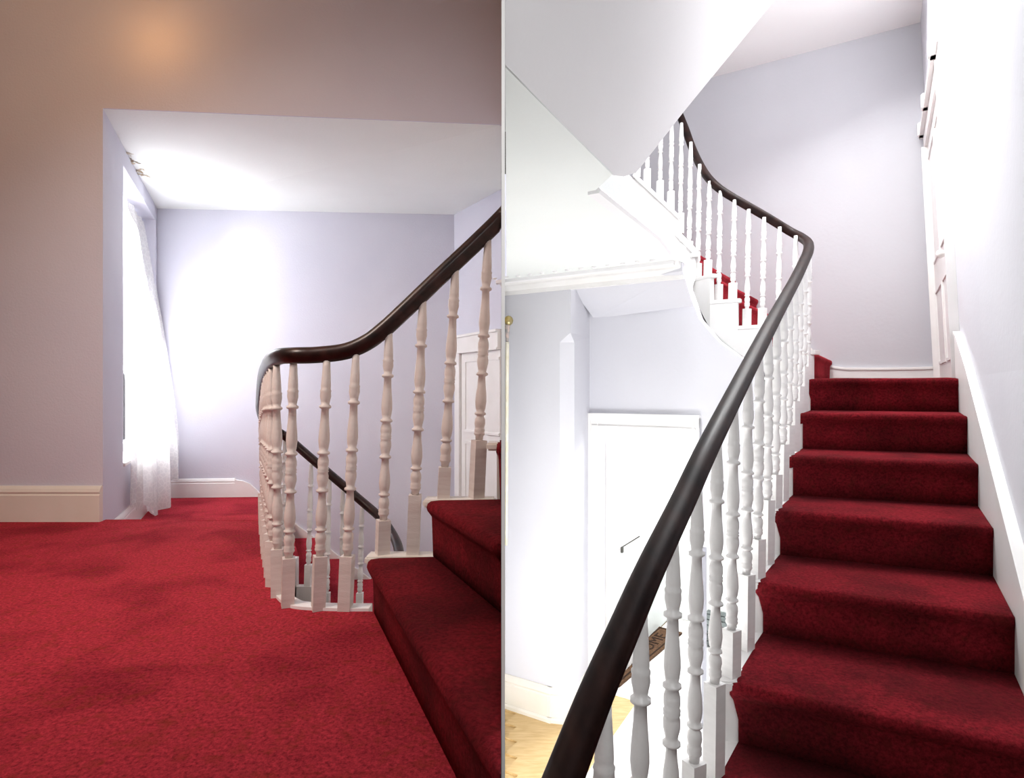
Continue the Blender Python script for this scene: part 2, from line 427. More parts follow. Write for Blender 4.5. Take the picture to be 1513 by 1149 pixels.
# --- back wall, side wall
bk = WF(BK0, BK1, (-1.5, 3))
mb = MB(); bk.box(mb, -0.1, bk.len + .1, -3.2, 1.60, -0.15, 0); struct(mb, 'wall_back', M_WALL, 'lilac back wall of the left stairwell')
sd = WF(SD0, SD1, (-1.5, 4))
mb = MB(); sd.box(mb, -0.02, sd.len, -3.2, 1.70, -0.12, 0); struct(mb, 'wall_right', M_WALL, 'lilac side wall holding the white panelled door')
# --- reveal wall with window opening
rv = WF(RV0, RV1, (-1.5, 4.2))
uw0, uw1, zw0, zw1 = rv.atpx(182), rv.len * 0.95, -0.50, 1.45
mb = MB()
q0, q1 = rv.pt(uw0, 0, 0), rv.pt(uw0, 0, -.22)
mb.prism([(-2.2985, 3.423), (q0.x, q0.y), (q1.x, q1.y), (-2.62, 3.44)], -1.2, ZC)
rv.box(mb, uw1, rv.len + .02, -1.2, ZC, -0.22, 0)
rv.box(mb, uw0, uw1, -1.2, zw0, -0.22, 0); rv.box(mb, uw0, uw1, zw1, ZC, -0.22, 0)
struct(mb, 'wall_window', M_WALL, 'lilac reveal wall around the curtained window')
# window frame in the opening
wn = bpy.data.objects.new('window_1', None); wn.location = rv.pt((uw0 + uw1) / 2, zw0, -.15); COL.objects.link(wn)
tag(wn, 'tall sash window behind the lace curtain in the alcove', None, None, 'structure')
mb = MB()
for a, b_, c_, d_ in ((uw0, uw0 + .06, zw0, zw1), (uw1 - .06, uw1, zw0, zw1), (uw0 + .06, uw1 - .06, zw0, zw0 + .08), (uw0 + .06, uw1 - .06, zw1 - .06, zw1)):
    rv.box(mb, a, b_, c_, d_, -0.21, -0.15)
mb.obj('window_frame', M_WHITE, wn)
for zz in (zw0 + (zw1 - zw0) * .5,):
    mb = MB(); rv.box(mb, uw0 + .06, uw1 - .06, zz - .025, zz + .025, -0.205, -0.155); mb.obj('meeting_rail', M_WHITE, wn)
um = (uw0 + uw1) / 2
for a, b_, c_, d_ in ((uw0 + .06, um - .01, zw0 + .08, zw0 + .95), (um + .01, uw1 - .06, zw0 + .08, zw0 + .95), (uw0 + .06, um - .01, zw0 + 1.0, zw1 - .06), (um + .01, uw1 - .06, zw0 + 1.0, zw1 - .06)):
    mb = MB(); rv.box(mb, a, b_, c_, d_, -0.183, -0.179); mb.obj('pane', M_GLASS, wn)
mb = MB(); rv.box(mb, um - .01, um + .01, zw0 + .08, zw1 - .06, -0.195, -0.165); mb.obj('glazing_bar', M_WHITE, wn)
mb = MB(); rv.box(mb, uw0, uw1, zw0 - .0, zw0 + .02, -0.15, 0.012); mb.obj('window_sill', M_WHITE, wn)
# crumbling plaster at the ceiling line
mb = MB()
for i in range(16):
    u = rv.atpx(187) + (rv.atpx(205) - rv.atpx(187)) * random.random(); s_ = .012 + .022 * random.random(); w_ = 0.0 + .06 * random.random() * random.random()
    p = rv.pt(u, ZC - .006, w_); q = [V(random.uniform(-1, 1), random.uniform(-1, 1), random.uniform(-.35, .35)) * s_ for _ in range(5)]
    mb.add([p + x for x in q], [(0, 1, 2), (0, 2, 3), (0, 3, 4), (1, 2, 4), (2, 3, 4), (0, 1, 4)])
tag(mb.obj('peeling_plaster', M_PLASTER), 'patch of crumbling brown plaster at the ceiling edge over the window', 'plaster', None, 'stuff')

# --- lower landing and winder steps going down at the back
def bpx(px): p = bk.pt(bk.atpx(px), 0, 0.0); return (p.x, p.y)
mb = MB()
turn_in = (EDGE_END.x - 0.02, 3.44)
LTURN = P(398, 770, 3.98)
mb.prism([(-2.31, 3.44), turn_in, (-1.46, 3.62), (-1.56, 3.9), (LTURN.x, 3.98), bpx(390), (-3.10, 5.32)], ZL2 - .2, ZL2)
struct(mb, 'floor_lower', M_CARPET, 'crimson carpet of the lower landing below the window')
stair_dn = empty('staircase', P(470, 895, 4.3), 'red carpeted winder steps descending behind the white balusters along the lilac wall', 'staircase')
inn = [398, 436, 480, 537, 600, 660]; out = [390, 425, 465, 505, 550, 600]
YI = 4.10
for i in range(5):
    z = -1.13 - .188 * i
    a0 = P(inn[i], 800, YI); a1 = P(inn[i + 1], 800, YI)
    o0 = bpx(out[i]); o1 = bpx(out[i + 1])
    mb = MB(); mb.prism([(a0.x - .02, a0.y), (a1.x + .02, a1.y), (o1[0] + .02, o1[1] - .002), (o0[0], o0[1] - .002)], z - .2, z)
    mb.obj('carpeted_step', M_CARPET, stair_dn)
    mb = MB(); mb.prism([(a0.x - .02, a0.y - .05), (a1.x + .025, a1.y - .05), (a1.x + .025, a1.y), (a0.x - .02, a0.y)], z - .35, z + .004)
    mb.obj('string_board', M_WHITE, stair_dn)

# --- baseboards left
mb = MB()
nw = WF(V(-4.6, 3.42, 0), V(-2.297, 3.42, 0), (-3, 2))
nw.ext(mb, 0, nw.len, skirt_prof(ZL, (768 - 716) * 3.42 / F, .03)); struct(mb, 'baseboard_front', M_TRIM, 'tan lit baseboard at the left edge beside the landing')
mb = MB(); rv.ext(mb, 0.02, rv.len, skirt_prof(ZL2, .16)); struct(mb, 'baseboard_window', M_WHITE, 'baseboard under the lace curtain')
mb = MB(); bk.ext(mb, 0, bk.atpx(348), skirt_prof(ZL2, .165))
# curved ramp down following the steps
tops = [(348, 708), (360, 710), (370, 714), (378, 721), (386, 730), (400, 742), (418, 754), (441, 776), (465, 793), (485, 808), (505, 823), (545, 852), (600, 890)]
for (xa, ya), (xb, yb) in zip(tops[:-1], tops[1:]):
    ua, ub = bk.atpx(xa), bk.atpx(xb); Ya, Yb = bk.pt(ua, 0).y, bk.pt(ub, 0).y
    za, zb = (CY - ya) * Ya / F, (CY - yb) * Yb / F
    hb_ = 0.165 if xa < 380 else 0.5
    b4 = [bk.pt(ua, za - hb_, 0), bk.pt(ub, zb - hb_, 0), bk.pt(ub, zb - hb_, .022), bk.pt(ua, za - hb_, .022)]
    t4 = [bk.pt(ua, za, 0), bk.pt(ub, zb, 0), bk.pt(ub, zb, .022), bk.pt(ua, za, .022)]
    mb.hexa(b4, t4)
struct(mb, 'baseboard_back', M_WHITE, 'white baseboard curving down the steps on the back wall')

# --- panelled door in the side wall
dr = bpy.data.objects.new('door_1', None); dr.location = sd.pt(.3, -1.5); COL.objects.link(dr)
tag(dr, 'white panelled door seen behind the two rightmost cream balusters of the left hall', None, None, 'structure')
ud0 = sd.atpx(676); ud1 = sd.len - .002
zt = .452
mb = MB(); sd.box(mb, ud0, ud0 + .085, -2.2, zt - .02, 0, .03); mb.obj('door_casing', M_WHITE, dr)
mb = MB(); sd.box(mb, ud0 - .01, ud1, zt - .125, zt, 0, .035); sd.box(mb, ud0 - .015, ud1, zt, zt + .02, 0, .05); sd.box(mb, ud0 + .06, ud1, zt - .14, zt - .125, 0, .045); mb.obj('head_casing', M_WHITE, dr)
mb = MB(); sd.box(mb, ud0 + .09, ud1, -2.2, zt - .14, 0, .008); mb.obj('door_leaf', M_WHITE, dr)
for z0, z1 in ((-.35, zt - .22), (-1.2, -.47)):
    mb = MB(); sd.box(mb, ud0 + .19, ud1, z0, z1, .008, .014); sd.box(mb, ud0 + .17, ud0 + .19, z0 - .02, z1 + .02, .008, .022)
    sd.box(mb, ud0 + .19, ud1, z1, z1 + .02, .008, .022); sd.box(mb, ud0 + .19, ud1, z0 - .02, z0, .008, .022)
    mb.obj('door_panel', M_WHITE, dr)

# --- lace curtain
def curtain():
    nu, nz = 90, 60; mb = MB(); vs = []; fs = []
    z_top = zw1 - .02
    for j in range(nz + 1):
        t = j / nz
        for i in range(nu + 1):
            s = i / nu; u = uw0 + .015 + (uw1 - uw0 + .03) * s
            zb = -.80 + .05 * math.sin(s * 9 + .6) - .10 * math.exp(-((s - .55) / .25) ** 2) + .03 * math.sin(s * 40) + .09 * max(0, s - .8) / .2
            z = z_top + (zb - z_top) * t
            off = -.10 + (.145 + .10 * s) * min(1, (t / .86) ** .9)
            amp = .012 + .028 * t
            wv = amp * math.sin(s * 46 + 2.2 * math.sin(s * 7) + .8 * math.sin(t * 3)) + .5 * amp * math.sin(s * 21 + 1.3)
            sp = .03 * t * math.sin(math.pi * t * .9) * s
            vs.append(rv.pt(u + (.02 + .05 * t) * (s) + sp, z, off + wv))
    for j in range(nz):
        for i in range(nu):
            a = j * (nu + 1) + i; fs.append((a, a + 1, a + nu + 2, a + nu + 1))
    mb.add(vs, fs); o = mb.obj('lace_curtain', M_LACE, None, True)
    tag(o, 'long white lace curtain hanging over the bright alcove window', 'curtain')
    # scalloped lace border at the hem
    mb = MB(); pts = [vs[nz * (nu + 1) + i] for i in range(nu + 1)]
    top_ = [vs[(nz - 1) * (nu + 1) + i] for i in range(nu + 1)]
    vv = [p + V(0, 0, .01) for p in pts] + [p - V(0, 0, .02 + .016 * abs(math.sin(i * .7))) for i, p in enumerate(pts)]
    mb.add(vv, [(i, i + 1, nu + 2 + i, nu + 1 + i) for i in range(nu)])
    mb.obj('lace_hem', M_LACE, o, True)
curtain()

# --- ascending stair at the right edge of the left hall
STL = empty('staircase', V(-.3, 1.9, E + ZL), 'shaded red carpeted steps rising at the right edge of the left landing', 'staircase')
Z1, Z2, Z3 = -.552, -.364, -.176
A = {1: (-.456, 2.012), 2: (-.261, 2.012), 3: (-.047, 2.06)}
B = {1: (lx(.945), .945), 2: (lx(1.50), 1.50), 3: (lx(1.99), 1.99)}
step(STL, 'carpeted_step', A[1], B[1], (-.225, 2.012), (lx(1.56), 1.56), Z1, .188, M_CARPET_SHADE, .03, endB=False, wob=.008, clampx=True)
step(STL, 'carpeted_step', A[2], B[2], (-.045, 2.012), (lx(2.012), 2.012), Z2, .188, M_CARPET_SHADE, .03, endB=False, wob=.008, clampx=True)
step(STL, 'carpeted_step', A[3], B[3], (-.042, 2.10), (lx(2.10), 2.10), Z3, .188, M_CARPET_SHADE, .012, endB=False, ns=3, clampx=True)
# white tread ends and cut string behind the carpet
for (xa, xb, z) in ((-.487, -.235, Z1), (-.295, -.055, Z2), (-.085, lx(2.06), Z3)):
    mb = MB(); mb.prism([(xa, 2.005), (xb + .02 if xb < -.06 else xb, 2.005), (xb + .02 if xb < -.06 else xb, 2.085), (xa, 2.085)], z - .028, z - .002)
    mb.obj('tread_end', M_TRIM, STL, bevel=.006)
    mb = MB(); mb.prism([(xa + .035, 2.018), (min(xb + .035, lx(2.07)), 2.018), (min(xb + .035, lx(2.07)), 2.07), (xa + .035, 2.07)], z - .215, z - .028)
    mb.obj('string_board', M_TRIM, STL)

# --- handrail and balusters, left hall
BSL = empty('balustrade', G(470, 900, ZL), 'cream turned balusters under a curved dark handrail round the left stairwell', 'balustrade')
landing_curb.obj('edge_curb', M_WHITE, BSL)
rp = [P(760, 300, 2.05), P(741, 322, 2.05), P(700, 362, 2.05), P(650, 409, 2.05), P(600, 457, 2.05), P(565, 489, 2.05), P(540, 507, 2.05), P(510, 519, 2.05), P(470, 524, 2.05),
      P(437, 525, 2.055), P(416, 526, 2.12), P(403, 532, 2.26), P(396.5, 541, 2.5), P(391.5, 552, 2.8), P(388.5, 568, 3.1), P(386.5, 588, 3.4), P(386, 606, 3.7), P(391, 622, 3.98), P(404, 633, 4.12),
      P(425, 647, 4.15), P(460, 677, 4.12), P(500, 711, 4.10), P(535, 741, 4.08), P(560, 763, 4.02), P(576, 783, 3.9), P(588, 808, 3.72), P(592, 840, 3.5)]
rails = spline(rp, 6)
mb = MB(); mb.sweep(rails, rail_profile(.060, .056)); mb.v = [(min(x, DIVL * y - .0008), y, z) for x, y, z in mb.v]; mb.obj('handrail', M_RAIL, BSL, True)
for pb, pt_, Y, yb, yt, hb in ((425, 434, 2.075, 895, 530, .165), (470, 483, 2.045, 902, 530, .185), (510, 526, 2.045, 902, 522, .185),
                               (565, 575, 2.05, 822, 487, .115), (610, 625, 2.05, 820, 440, .20), (655, 673, 2.05, 738, 396, .105), (704, 721, 2.05, 736, 355, .195)):
    b_ = P(pb, yb, Y); t_ = P(pt_, yt, Y)
    if yb in (822, 820): b_.z = E + Z1 - .003
    if yb in (738, 736): b_.z = E + Z2 - .003
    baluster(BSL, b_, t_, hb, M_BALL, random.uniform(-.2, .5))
# balusters along the landing edge, going away from the camera
pe = [Vector((p.x, p.y, 0)) for p in edge[4:]]
pe = spline(pe, 10); acc = 0; last = pe[0]; nxt = .125
def rail_at(x, y):
    best = min(rails, key=lambda q: (q.x - x) ** 2 + (q.y - y) ** 2); return best
for p in pe[1:]:
    acc += (p - last).length; last = p
    if acc >= nxt:
        nxt += .128
        r = rail_at(p.x, p.y)
        t_ = V(r.x, r.y, r.z - .02)
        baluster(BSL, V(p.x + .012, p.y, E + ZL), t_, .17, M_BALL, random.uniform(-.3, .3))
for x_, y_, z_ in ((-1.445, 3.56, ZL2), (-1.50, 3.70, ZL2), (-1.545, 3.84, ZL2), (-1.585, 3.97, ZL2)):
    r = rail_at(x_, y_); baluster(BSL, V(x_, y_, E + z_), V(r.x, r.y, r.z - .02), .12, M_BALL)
for pxb, pxt, k in ((418, 419, 0), (455, 457, 1), (482, 484, 2), (506, 508, 2), (531, 535, 2), (556, 560, 3)):
    r = min(rails[100:], key=lambda q: abs(CX + F * q.x / q.y - pxt) + (10 if q.y < 3.95 else 0))
    z_ = -1.13 - .188 * k
    baluster(BSL, V((pxb - CX) * 4.075 / F, 4.075, E + z_ + .004), V(r.x, r.y, r.z - .02), .14, M_BALR)

# =================================================================== RIGHT HALL
ZH = -2.15                # entrance hall floor
def zk(k): return .065 - .185 * k if k else .06
def lineL(Y): return .62 * Y - .447
YK = [3.45, 3.13, 2.815, 2.485, 2.15, 1.80, 1.45, 1.10, .76]
YR = [3.20, 2.88, 2.553, 2.20, 1.838, 1.47, 1.10, .75, .42]
XR = lambda Y: 2.38 + .61 * (Y - 3.2)
rx = lambda Y: DIVR * Y + 0.001
# --- floors
wl = WF(V(rx(4.15), 4.15, 0), V(rx(4.15) + .85, 4.15 - .535, 0), (.5, 2))      # hall left wall line
mb = MB()
mline = lambda Y: .50 + (Y - 3.55) * .565
mb.prism([(rx(1.0), 1.0), (rx(1.0) + .2, .6), (3.0, .6), (3.9, 5.0), (2.0, 6.6), (rx(6.6), 6.6)], ZH - .12, ZH - .012)
struct(mb, 'floor_hall', M_WOOD, 'sub floor of the entrance hall')
# floorboards
fb = bpy.data.objects.new('floor_boards', None); fb.location = (0.4, 3.3, E + ZH); COL.objects.link(fb)
tag(fb, 'honey coloured floorboards of the entrance hall', None, None, 'structure')
bd = V(.85, -.53, 0).normalized(); bn = V(-bd.y, bd.x, 0)
for i in range(16):
    y0 = 2.3 + i * .1627
    o0 = V(rx(y0), y0, 0)
    L_ = 1.5
    # end each board at the marble line
    p0 = o0 + bn * 0; p1 = o0 + bn * .1365
    def clip(p):
        t = 0
        for _ in range(200):
            q = p + bd * t
            if q.x > mline(q.y) or q.y < 1.2: break
            t += .01
        return p + bd * t
    q0, q1 = clip(p0), clip(p1)
    p0.x = max(p0.x, rx(p0.y)); p1.x = max(p1.x, rx(p1.y))
    if (q0 - p0).length < .06: continue
    mb = MB(); mb.prism([(p0.x, p0.y), (q0.x, q0.y), (q1.x, q1.y), (p1.x, p1.y)], ZH - .012, ZH)
    mb.obj('floorboard', M_WOOD, fb)
mb = MB()
mb.prism([(mline(1.2), 1.2), (2.9, 1.2), (3.4, 4.4), (2.2, 6.5), (mline(6.5), 6.5)], ZH - .012, ZH + .001)
struct(mb, 'floor_marble', M_MARBLE, 'white marble floor beside the stairs')
# --- walls of the entrance hall
CB = V(.345, 3.99, 0)      # pillar corner
zc = .72
mb = MB(); wlen = wl.atpx(815)
wl.box(mb, 0, wlen, ZH, zc, -.2, 0)
struct(mb, 'wall_hall', M_WALLR, 'pale wall with curtain pole at the left edge of the right hall')
# pillar with a chamfered corner under a stop
pw = [wl.pt(wlen, 0, 0), wl.pt(wl.atpx(845), 0, 0)]
cA = wl.pt(wl.atpx(815), 0, 0); cB = wl.pt(wl.atpx(843), 0, 0)
sdir = V(.53, .85, 0).normalized()
cC = cB + sdir * .03; cE_ = P(871, 600, 4.27)
cE = V(cE_.x, cE_.y, 0)
ch = wl.pt(wl.atpx(827), 0, 0); ch2 = cB + sdir * .055
back = cE - wl.u * .5
mb = MB()
mb.prism([(cA.x, cA.y), (ch.x, ch.y), (ch2.x, ch2.y), (cE.x, cE.y), (back.x, back.y)], ZH, .30)
mb.prism([(cA.x, cA.y), (cB.x, cB.y), (cE.x, cE.y), (back.x, back.y)], .36, zc)
# chamfer stop
lo = [(cA.x, cA.y), (ch.x, ch.y), (ch2.x, ch2.y), (cE.x, cE.y), (back.x, back.y)]
hi = [(cA.x, cA.y), (cB.x - .001, cB.y), (cB.x, cB.y + .001), (cE.x, cE.y), (back.x, back.y)]
n_ = 5
mb.add([V(x, y, .30 + E) for x, y in lo] + [V(x, y, .36 + E) for x, y in hi], [(i, (i + 1) % 5, 5 + (i + 1) % 5, 5 + i) for i in range(5)])
struct(mb, 'wall_pillar', M_WALLR, 'pale lilac wall pillar with a chamfered corner between the hall wall and the doorway')
# doorway wall
dw = WF(cE, cE + V(.85, -.53, 0), (.6, 3.2))
ud0, ud1 = 0.0, dw.atpx(1034)
zdt = -.185
uo0, uo1 = dw.atpx(884), dw.atpx(1027)
mb = MB()
dw.box(mb, ud0, uo0, ZH, zdt, -.12, 0); dw.box(mb, uo1, dw.atpx(1037), ZH, zdt, -.12, 0); 
tp_ = [(866, None), (1004, None), (1012, 414), (1019, 432), (1032, 470), (1060, 503), (1093, 527), (1122, 546)]
for (xa, ya), (xb, yb) in zip(tp_[:-1], tp_[1:]):
    ua, ub = dw.atpx(xa), dw.atpx(xb)
    za = zc if ya is None else (CY - ya) * dw.pt(ua, 0).y / F
    zb = zc if yb is None else (CY - yb) * dw.pt(ub, 0).y / F
    zl = zdt - .05 if xb <= 1032 else -1.0
    mb.hexa([dw.pt(ua, zl, -.12), dw.pt(ub, zl, -.12), dw.pt(ub, zl, 0), dw.pt(ua, zl, 0)], [dw.pt(ua, za, -.12), dw.pt(ub, zb, -.12), dw.pt(ub, zb, 0), dw.pt(ua, za, 0)])
struct(mb, 'wall_doorway', M_WALLR, 'lilac wall above the bright hall doorway')
# sloping alcove soffit between pillar and doorway wall
mb = MB()
q = [P(845, 427, 4.0), P(1016, 398, 3.45), dw.pt(dw.atpx(1046), .50, .0), dw.pt(0, .50, .0)]
q[3] = P(878, 471, 4.27); q[1] = P(1008, 400, 3.45); q[2] = P(1024, 452, 3.82)
mb.hexa(q, [p + V(0, 0, .12) for p in q])
struct(mb, 'ceiling_doorway', M_WALLR, 'sloping soffit above the hall doorway')
# casing
dd = bpy.data.objects.new('door_2', None); dd.location = dw.pt(.4, ZH); COL.objects.link(dd)
tag(dd, 'white framed doorway at the back of the entrance hall', None, None, 'structure')
for a, b_ in ((ud0 + .005, uo0 + .01), (uo1 - .01, ud1)):
    mb = MB(); dw.box(mb, a, b_, ZH, zdt + .005, 0, .022); dw.box(mb, a, a + .018 if a < .1 else a + .012, ZH, zdt + .005, .022, .036); dw.box(mb, b_ - .012, b_, ZH, zdt, .022, .03)
    mb.obj('door_casing', M_WHITE, dd)
mb = MB(); dw.box(mb, ud0 + .005, ud1, zdt - .065, zdt, .0, .024); dw.box(mb, ud0 + .0, ud1 + .005, zdt - .0, zdt + .018, .0, .04); dw.box(mb, ud0 + .03, ud1 - .02, zdt - .075, zdt - .065, 0, .034)
mb.obj('head_casing', M_WHITE, dd)
# porch beyond the doorway: walls, ceiling, open door leaf
mb = MB()
pp = [dw.pt(uo0 - .04, 0, -.12), dw.pt(uo0 - .04, 0, -1.75), dw.pt(uo1 + .10, 0, -1.75), dw.pt(uo1 + .10, 0, -1.3)]
for a, b_ in ((0, 1), (1, 2), (2, 3)):
    d_ = (pp[b_] - pp[a]).normalized(); nn = V(-d_.y, d_.x, 0) * .06
    mb.prism([(pp[a].x, pp[a].y), (pp[b_].x, pp[b_].y), (pp[b_].x + nn.x, pp[b_].y + nn.y), (pp[a].x + nn.x, pp[a].y + nn.y)], ZH, 0.1)
struct(mb, 'wall_porch', M_CEIL, 'white walls of the bright porch beyond the doorway')
mb = MB(); mb.prism([(p.x, p.y) for p in (dw.pt(uo0 - .06, 0, -.12), dw.pt(uo0 - .06, 0, -1.8), dw.pt(uo1 + .1, 0, -1.8), dw.pt(uo1 + .1, 0, -.12))], 0.1, .16)
struct(mb, 'ceiling_porch', M_CEIL, 'white ceiling of the porch')
pdr = empty('porch_door', dw.pt(uo0 + .04, ZH, -.2), 'white panelled door standing half open in the bright doorway with a dark lever', 'door')
lf = WF(dw.pt(uo0 + .012, 0, -.14), dw.pt(uo0 + .03, 0, -.92), dw.pt(uo0 + .5, 0, -.5))
mb = MB(); lf.box(mb, 0, lf.len, ZH + .01, zdt - .09, -.04, 0); mb.obj('door_leaf', M_WHITE, pdr)
for z0, z1, ua, ub in ((ZH + .2, ZH + .75, .1, lf.len - .1), (ZH + .98, zdt - .2, .1, .36), (ZH + .98, zdt - .2, .42, lf.len - .1)):
    mb = MB()
    lf.box(mb, ua, ub, z0, z0 + .025, 0, .012); lf.box(mb, ua, ub, z1 - .025, z1, 0, .012); lf.box(mb, ua, ua + .025, z0 + .025, z1 - .025, 0, .012); lf.box(mb, ub - .025, ub, z0 + .025, z1 - .025, 0, .012)
    mb.obj('door_panel', M_WHITE, pdr)
uh = lf.atpx(918); Yh = lf.pt(uh, 0).y; zh = (CY - 806) * Yh / F
mb = MB(); lf.box(mb, uh - .012, uh + .012, zh - .05, zh + .0, .0, .014); mb.obj('lever_plate', M_METAL, pdr)
mb = MB(); p0 = lf.pt(uh, zh, .02); p1 = P(945, 792, Yh - .12)
mb.sweep([p0, p0.lerp(p1, .5), p1], [(-.0035, -.0035), (.0035, -.0035), (.0035, .0035), (-.0035, .0035)]); mb.obj('lever_handle', M_METAL, pdr)
pf = WF(pp[1], pp[2], (.6, 3.2)); uc = pf.atpx(974); Yc = pf.pt(uc, 0).y; zcl = (CY - 634) * Yc / F
mb = MB(); pf.box(mb, uc - .03, uc + .03, zcl - .06, zcl + .03, 0, .04); pf.box(mb, uc - .045, uc - .0, zcl + .03, zcl + .045, 0, .03); tag(mb.obj('door_closer', M_WHITE), 'small white door closer bracket high in the bright porch', 'door closer')
mb = MB(); mb.prism([(p.x, p.y) for p in (dw.pt(uo0 - .03, 0, -.10), dw.pt(uo0 - .03, 0, -1.74), dw.pt(uo1 + .09, 0, -1.74), dw.pt(uo1 + .09, 0, -.10))], ZH - .01, ZH + .002)
struct(mb, 'floor_porch', M_MARBLE, 'white marble floor inside the bright doorway')
# back wall of the building behind the porch and landing (one plane)
BW0 = V(3.31, 4.72, 0); BWd = V(-.85, .53, 0).normalized()
bw = WF(BW0, BW0 + BWd, (1.5, 3), .035, .06)
mb = MB(); bw.box(mb, -.05, 3.6, ZH, .06, -.15, 0); bw.box(mb, -.05, 3.6, .06, 2.95, -.15, 0)
struct(mb, 'wall_back_right', M_WALLB, 'tall pale lilac wall behind the curving stair of the right hall')
mb = MB(); bw.ext(mb, .4, 3.2, skirt_prof(ZH, .16)); struct(mb, 'baseboard_hall_back', M_WHITE, 'baseboard at the far end of the entrance hall')
# right wall
rw = WF(V(XR(1.45), 1.45, 0), V(3.31, 4.72, 0), (0.5, 3), .045, .06)
mb = MB(); rw.box(mb, 0, rw.len + .1, ZH, .06, -.15, 0); rw.box(mb, 0, rw.len + .1, .06, 2.95, -.15, 0)
struct(mb, 'wall_right_hall', M_WALLR, 'bright white wall on the right of the red stairs')
# upper ceiling
mb = MB(); mb.prism([(rx(1.0), 1.0), (1.3, 1.0), (3.6, 4.4), (2.0, 6.7), (rx(6.7), 6.7)], 2.83, 2.95)
M_CEIL2 = mat('bright_ceiling_white', (0.93, 0.93, 0.93), 0.8, (0.95, 0.95, 0.95), 1.2, 0.05, 40)
struct(mb, 'ceiling_stairwell', M_CEIL2, 'white ceiling above the right stairwell')
# skirting board of right wall: raking string beside the stairs + level piece on the landing
mb = MB()
pts = []
for Yk in [0.45 + .1 * i for i in range(28)]:
    pts.append(Yk)
prev = None
for Y_ in [1.45, 1.9, 2.4, 2.9, 3.2, 3.3]:
    x_ = XR(Y_); u_ = (V(x_, Y_, 0) - rw.a).length
    zn = .065 - .565 * (3.2 - Y_)
    zt_ = min(zn, .1) + .20
    cur = (u_, zn - .25, zt_)
    if prev:
        b4 = [rw.pt(prev[0], prev[1], 0), rw.pt(cur[0], cur[1], 0), rw.pt(cur[0], cur[1], .028), rw.pt(prev[0], prev[1], .028)]
        t4 = [rw.pt(prev[0], prev[2], 0), rw.pt(cur[0], cur[2], 0), rw.pt(cur[0], cur[2], .028), rw.pt(prev[0], prev[2], .028)]
        mb.hexa(b4, t4)
        b4 = [rw.pt(prev[0], prev[2] - .002, 0), rw.pt(cur[0], cur[2] - .002, 0), rw.pt(cur[0], cur[2] - .002, .034), rw.pt(prev[0], prev[2] - .002, .034)]
        t4 = [p + V(0, 0, .016) for p in b4]
        mb.hexa(b4, t4)
    prev = cur
struct(mb, 'baseboard_right', M_WHITE, 'white raking skirting board rising beside the red stairs')
# hall ceiling polygon with its edge at the stairwell
mb = MB()
hc = [G(746.5, 100, zc), G(905, 258, zc), G(880, 281, zc), G(970, 352, zc), G(987, 374, zc)]
e1 = wl.pt(wl.atpx(1012), 0, -.02); e0 = wl.pt(0, 0, -.02)
mb.prism([(p.x, p.y) for p in hc] + [(e1.x, e1.y), (e0.x, e0.y)], zc, zc + .10)
struct(mb, 'ceiling_hall', M_CEIL, 'white ceiling of the entrance hall with moulded edge')
mb = MB()
mb.sweep([hc[2], hc[3], hc[4]], [(-.03, -.012), (.012, -.012), (.02, 0), (.012, .012), (-.03, .012)])
struct(mb, 'trim_1', M_SOFFIT, 'moulding along the hall ceiling edge')
# cornice
cn = bpy.data.objects.new('trim_2', None); cn.location = wl.pt(.3, zc, 0); COL.objects.link(cn)
tag(cn, 'white cornice with a row of small leaf blocks along the hall wall', None, None, 'structure')
uc1 = wl.atpx(1010)
mb = MB(); wl.ext(mb, 0, uc1, [(-.02, zc - .085), (.012, zc - .085), (.016, zc - .06), (.05, zc - .035), (.055, zc - .025), (.085, zc - .012), (.10, zc), (-.02, zc)])
mb.obj('cornice_moulding', M_WHITE, cn)
mb = MB(); wl.ext(mb, 0.01, uc1 - .02, [(.100, zc), (.130, zc), (.130, zc - .020), (.115, zc - .026), (.100, zc - .02)]); mb.obj('cornice_bead', M_SOFFIT, cn)
me_ = None
for i in range(13):
    u_ = .05 + i * (uc1 - .12) / 12.5
    if me_ is None:
        b_ = MB(); b_.lathe([(.002, -.012), (.011, -.008), (.013, -.002), (.013, 0)], 8); me_ = b_.mesh('leaf_block', M_SOFFIT, True)
    o = bpy.data.objects.new('leaf_block', me_); link(o, cn); o.location = wl.pt(u_, zc, .20); o.scale = (1.3, .8, 1); o.rotation_euler = (0, 0, -.5)
# --- sloping soffit slab of the flight above
S1, S2, T = hc[0], P(925, 261, 2.15), P(1148, -4, 2.62)
nrm = (S2 - S1).cross(T - S1).normalized()
def onS(px, py):
    d = V((px - CX) / F, 1, (CY - py) / F); o_ = V(0, 0, E)
    t = (S1 - o_).dot(nrm) / d.dot(nrm); return o_ + d * t
sp_ = [onS(746.5, 96), onS(905, 259), onS(922, 261), onS(941, 254), onS(1008, 168), onS(1148, -4), onS(1230, -110), onS(746.5, -110)]
up = nrm if nrm.z > 0 else -nrm
mb = MB(); n_ = len(sp_)
mb.add(sp_ + [p + V(0, .02, .14) for p in sp_], [tuple(range(n_)), tuple(range(2 * n_ - 1, n_ - 1, -1))] + [(i, (i + 1) % n_, n_ + (i + 1) % n_, n_ + i) for i in range(n_)])
struct(mb, 'ceiling_soffit', M_SOFFIT, 'plain pale grey soffit under the flight above')

